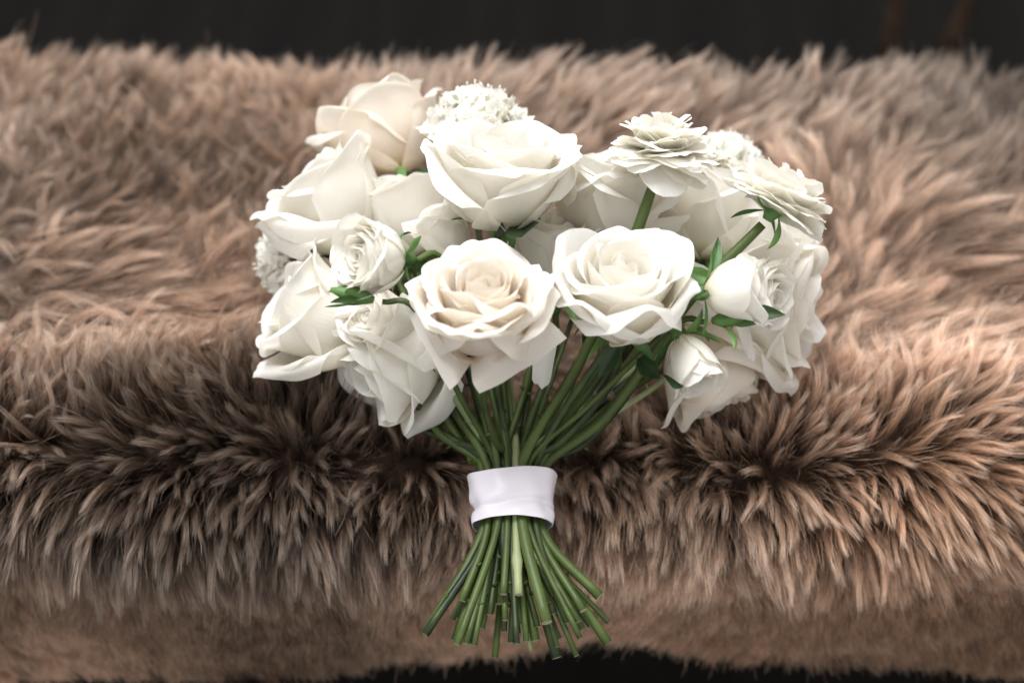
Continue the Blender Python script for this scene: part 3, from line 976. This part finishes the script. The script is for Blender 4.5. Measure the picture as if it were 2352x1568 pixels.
def pincushion(px, py, z, a, R, sd, label):
    axis = ax(*a)
    base = spot(px, py, z) - axis * R * 0.5
    root = flower('scabiosa', label, 'scabiosa', 'white pincushion flowers', base, axis)
    r = np.random.default_rng(sd)
    link('flower_head', mesh_grid('flower_head', lathe([(0.002, -0.004), (R * 0.62, 0.001), (R * 0.72, R * 0.3), (R * 0.55, R * 0.62), (R * 0.25, R * 0.8), (0.0005, R * 0.84)], 20), M_SEPAL, closed=True, cap=True), root)
    n = 90
    for i in range(n):
        q = (i + 0.5) / n
        el = math.acos(1 - q * 1.02) if q < 0.98 else 1.57
        az = i * 2.39996
        d = np.array((math.sin(el) * math.cos(az), math.sin(el) * math.sin(az), math.cos(el)))
        p = d * np.array((R * 0.70, R * 0.70, R * 0.82))
        M = frame(p, d + r.normal(0, 0.12, 3), r.uniform(0, 6.28)) @ Matrix.Scale(lerp(0.62, 1.15, q) * r.uniform(0.9, 1.15) * R / 0.02, 4)
        link('floret', FLORETS[int(r.integers(7))], root, M)
    for i in range(16):
        az = i * 2 * math.pi / 16 + r.normal(0, 0.1)
        M = Matrix.Rotation(az, 4, 'Z') @ Matrix.Translation((R * 0.6, 0, R * 0.02)) @ Matrix.Rotation(math.radians(r.uniform(-5, 25)), 4, 'Y') @ Matrix.Scale(R / 0.02, 4)
        link('floret', RAYS[int(r.integers(6))], root, M)
    # pins
    V, F = [], []
    for i in range(40):
        q = (i + 0.5) / 40
        el = math.acos(1 - q * 0.38); az = i * 2.39996 + 1
        d = nrm(np.array((math.sin(el) * math.cos(az), math.sin(el) * math.sin(az), math.cos(el))) + r.normal(0, 0.08, 3))
        p0 = d * R * 0.75; p1 = d * R * r.uniform(1.16, 1.27)
        T = tube(np.array([p0, p1 - d * 0.0012, p1 - d * 0.0009, p1, p1 + d * 0.0004]), np.array([0.00018, 0.00018, 0.0004, 0.0004, 0.0001]), 5)
        b = len(V)
        V += T.reshape(-1, 3).tolist()
        for k in range(4):
            for j in range(5):
                F.append((b + k * 5 + j, b + k * 5 + (j + 1) % 5, b + (k + 1) * 5 + (j + 1) % 5, b + (k + 1) * 5 + j))
    me = bpy.data.meshes.new('stamens'); me.from_pydata(V, [], F)
    me.materials.append(M_PIN)
    so = link('stamens', me, root); so['kind'] = 'stuff'
    for k in range(8):
        link('bract', SEPALS_S[k % 5], root, Matrix.Rotation(k * 0.785, 4, 'Z') @ Matrix.Translation((0.003, 0, -0.003)) @ Matrix.Rotation(math.radians(r.uniform(70, 110)), 4, 'Y') @ Matrix.Scale(0.7, 4))
    add_stem(root, stem_path(base - axis * 0.004, axis, sd), 0.0017, seed=sd, node=False)


M_PIN = simple('stamen_white', (0.80, 0.82, 0.74), 0.6)
pincushion(1095, 258, 0.140, (0.02, 0.90, 0.38), 0.0225, 501, 'domed white pincushion flower at the very top of the bouquet')
pincushion(1672, 355, 0.095, (0.25, 0.92, 0.05), 0.019, 502, 'blurred greyish pincushion flower peeping out between the two frilly flowers')
pincushion(648, 590, 0.058, (-0.75, 0.05, -0.15), 0.021, 503, 'white pincushion flower half under the side-on rose, resting on the fur')


leaf(TOP_ROSE, spot(1192, 500, 0.135), spot(1212, 606, 0.152), 1.0, 0.0085, 1, 0.35)
leaf(TOP_ROSE, spot(1170, 505, 0.130), spot(1165, 585, 0.142), 1.0, 0.008, 2, 0.5, face=TO - RIGHT * 0.6)
leaf(BRIGHT_ROSE, spot(1425, 790, 0.112), spot(1372, 868, 0.100), 1.0, 0.0042, 3, 0.5)
leaf(BRIGHT_ROSE, spot(1465, 815, 0.098), spot(1528, 888, 0.100), 1.0, 0.0045, 4, 0.5)
leaf(BRIGHT_ROSE, spot(1520, 862, 0.104), spot(1606, 912, 0.122), 1.0, 0.0018, 5, 0.5)
leaf(OUTER_ROSE, spot(1655, 640, 0.135), spot(1565, 628, 0.132), 1.0, 0.004, 6, 0.4, mat=M_SEPAL)
leaf(OUTER_ROSE, spot(1640, 640, 0.140), spot(1642, 560, 0.140), 1.0, 0.0028, 7, 0.4, mat=M_SEPAL)
leaf(OUTER_ROSE, spot(1700, 715, 0.135), spot(1805, 722, 0.135), 1.0, 0.0035, 8, 0.4, mat=M_LEAF)

# ---------------------------------------------------------------- stems whose flowers are hidden inside the bouquet
for k in range(26):
    r = np.random.default_rng(600 + k)
    top = np.array((r.uniform(-0.075, 0.100), r.uniform(0.09, 0.16), r.uniform(0.05, 0.095)))
    root = flower('cut_stem', 'pale greyish stem with cut end, its flower hidden inside the bouquet' if k % 5 == 0 else 'dark green stem with cut end, its flower hidden inside the bouquet', 'stem', 'stems of the hidden flowers', top, (0, 0, 1))
    path = stem_path(top, nrm((top[0] * 3, 0.7, 0.5)), 600 + k)
    add_stem(root, path, r.uniform(0.0012, 0.0023), seed=600 + k, mat=M_PALESTEM if k % 5 == 0 else None)

# ---------------------------------------------------------------- ribbon
def ribbon():
    n, m = 80, 140
    s = np.linspace(-0.0135, 0.0125, n)
    a = np.linspace(0, 2 * math.pi, m, endpoint=False)
    S, A = np.meshgrid(s, a, indexing='ij')
    v = (S + 0.0135) / 0.026
    ra = 0.0205 - 0.0007 * np.exp(-((v - 0.36) / 0.16) ** 2) + 0.0026 * v ** 1.5
    rb = 0.0160 - 0.0005 * np.exp(-((v - 0.34) / 0.15) ** 2) + 0.0006 * v ** 2
    rip = (0.0007 * np.sin(5 * A + 8 * v) * np.exp(-((v - 0.3) / 0.25) ** 2) + 0.0002 * np.sin(9 * A - 5 * v + 1)
           + 0.0008 * np.sin(3 * A + 2.0) * np.exp(-((v - 0.36) / 0.10) ** 2)
           - 0.0010 * np.exp(-((v - 0.33 - 0.06 * np.sin(2 * A)) / 0.06) ** 2)
           + 0.0002 * smooth(-0.012, 0.012, v - 0.60 - 0.22 * np.sin(A + 2.2)) + 0.0005 * np.sin(2 * A + 6 * v))
    ctr = RIB_C[None, None] + BAX * (S + 0.0012 * np.sin(A * 2 + 0.7) * v)[..., None]
    Pp = ctr + RIGHT * ((ra + rip) * np.cos(A))[..., None] + BUP * ((rb + rip) * np.sin(A))[..., None]
    inner = ctr + RIGHT * ((ra + rip - 0.0005) * np.cos(A))[..., None] + BUP * ((rb + rip - 0.0005) * np.sin(A))[..., None]
    return np.concatenate((Pp, inner[::-1], Pp[:1]), 0)


m, nt, out = nodes('satin_ribbon')
pb = N(nt, 'ShaderNodeBsdfPrincipled')
pb.inputs['Base Color'].default_value = (0.73, 0.695, 0.77, 1)
pb.inputs['Roughness'].default_value = 0.38
pb.inputs['Specular IOR Level'].default_value = 0.5
pb.inputs['Sheen Weight'].default_value = 0.25
tc = N(nt, 'ShaderNodeTexCoord')
nz = N(nt, 'ShaderNodeTexNoise'); nz.inputs['Scale'].default_value = 45; nz.inputs['Detail'].default_value = 3
nt.links.new(tc.outputs['Object'], nz.inputs['Vector'])
bp = N(nt, 'ShaderNodeBump'); bp.inputs['Strength'].default_value = 0.25; bp.inputs['Distance'].default_value = 0.002
nt.links.new(nz.outputs['Fac'], bp.inputs['Height'])
nt.links.new(bp.outputs[0], pb.inputs['Normal'])
nt.links.new(pb.outputs[0], out.inputs[0])
rib = link('ribbon', mesh_grid('ribbon', ribbon(), m, closed=True))
tag(rib, 'white satin ribbon band tied round the flower stems', 'ribbon')
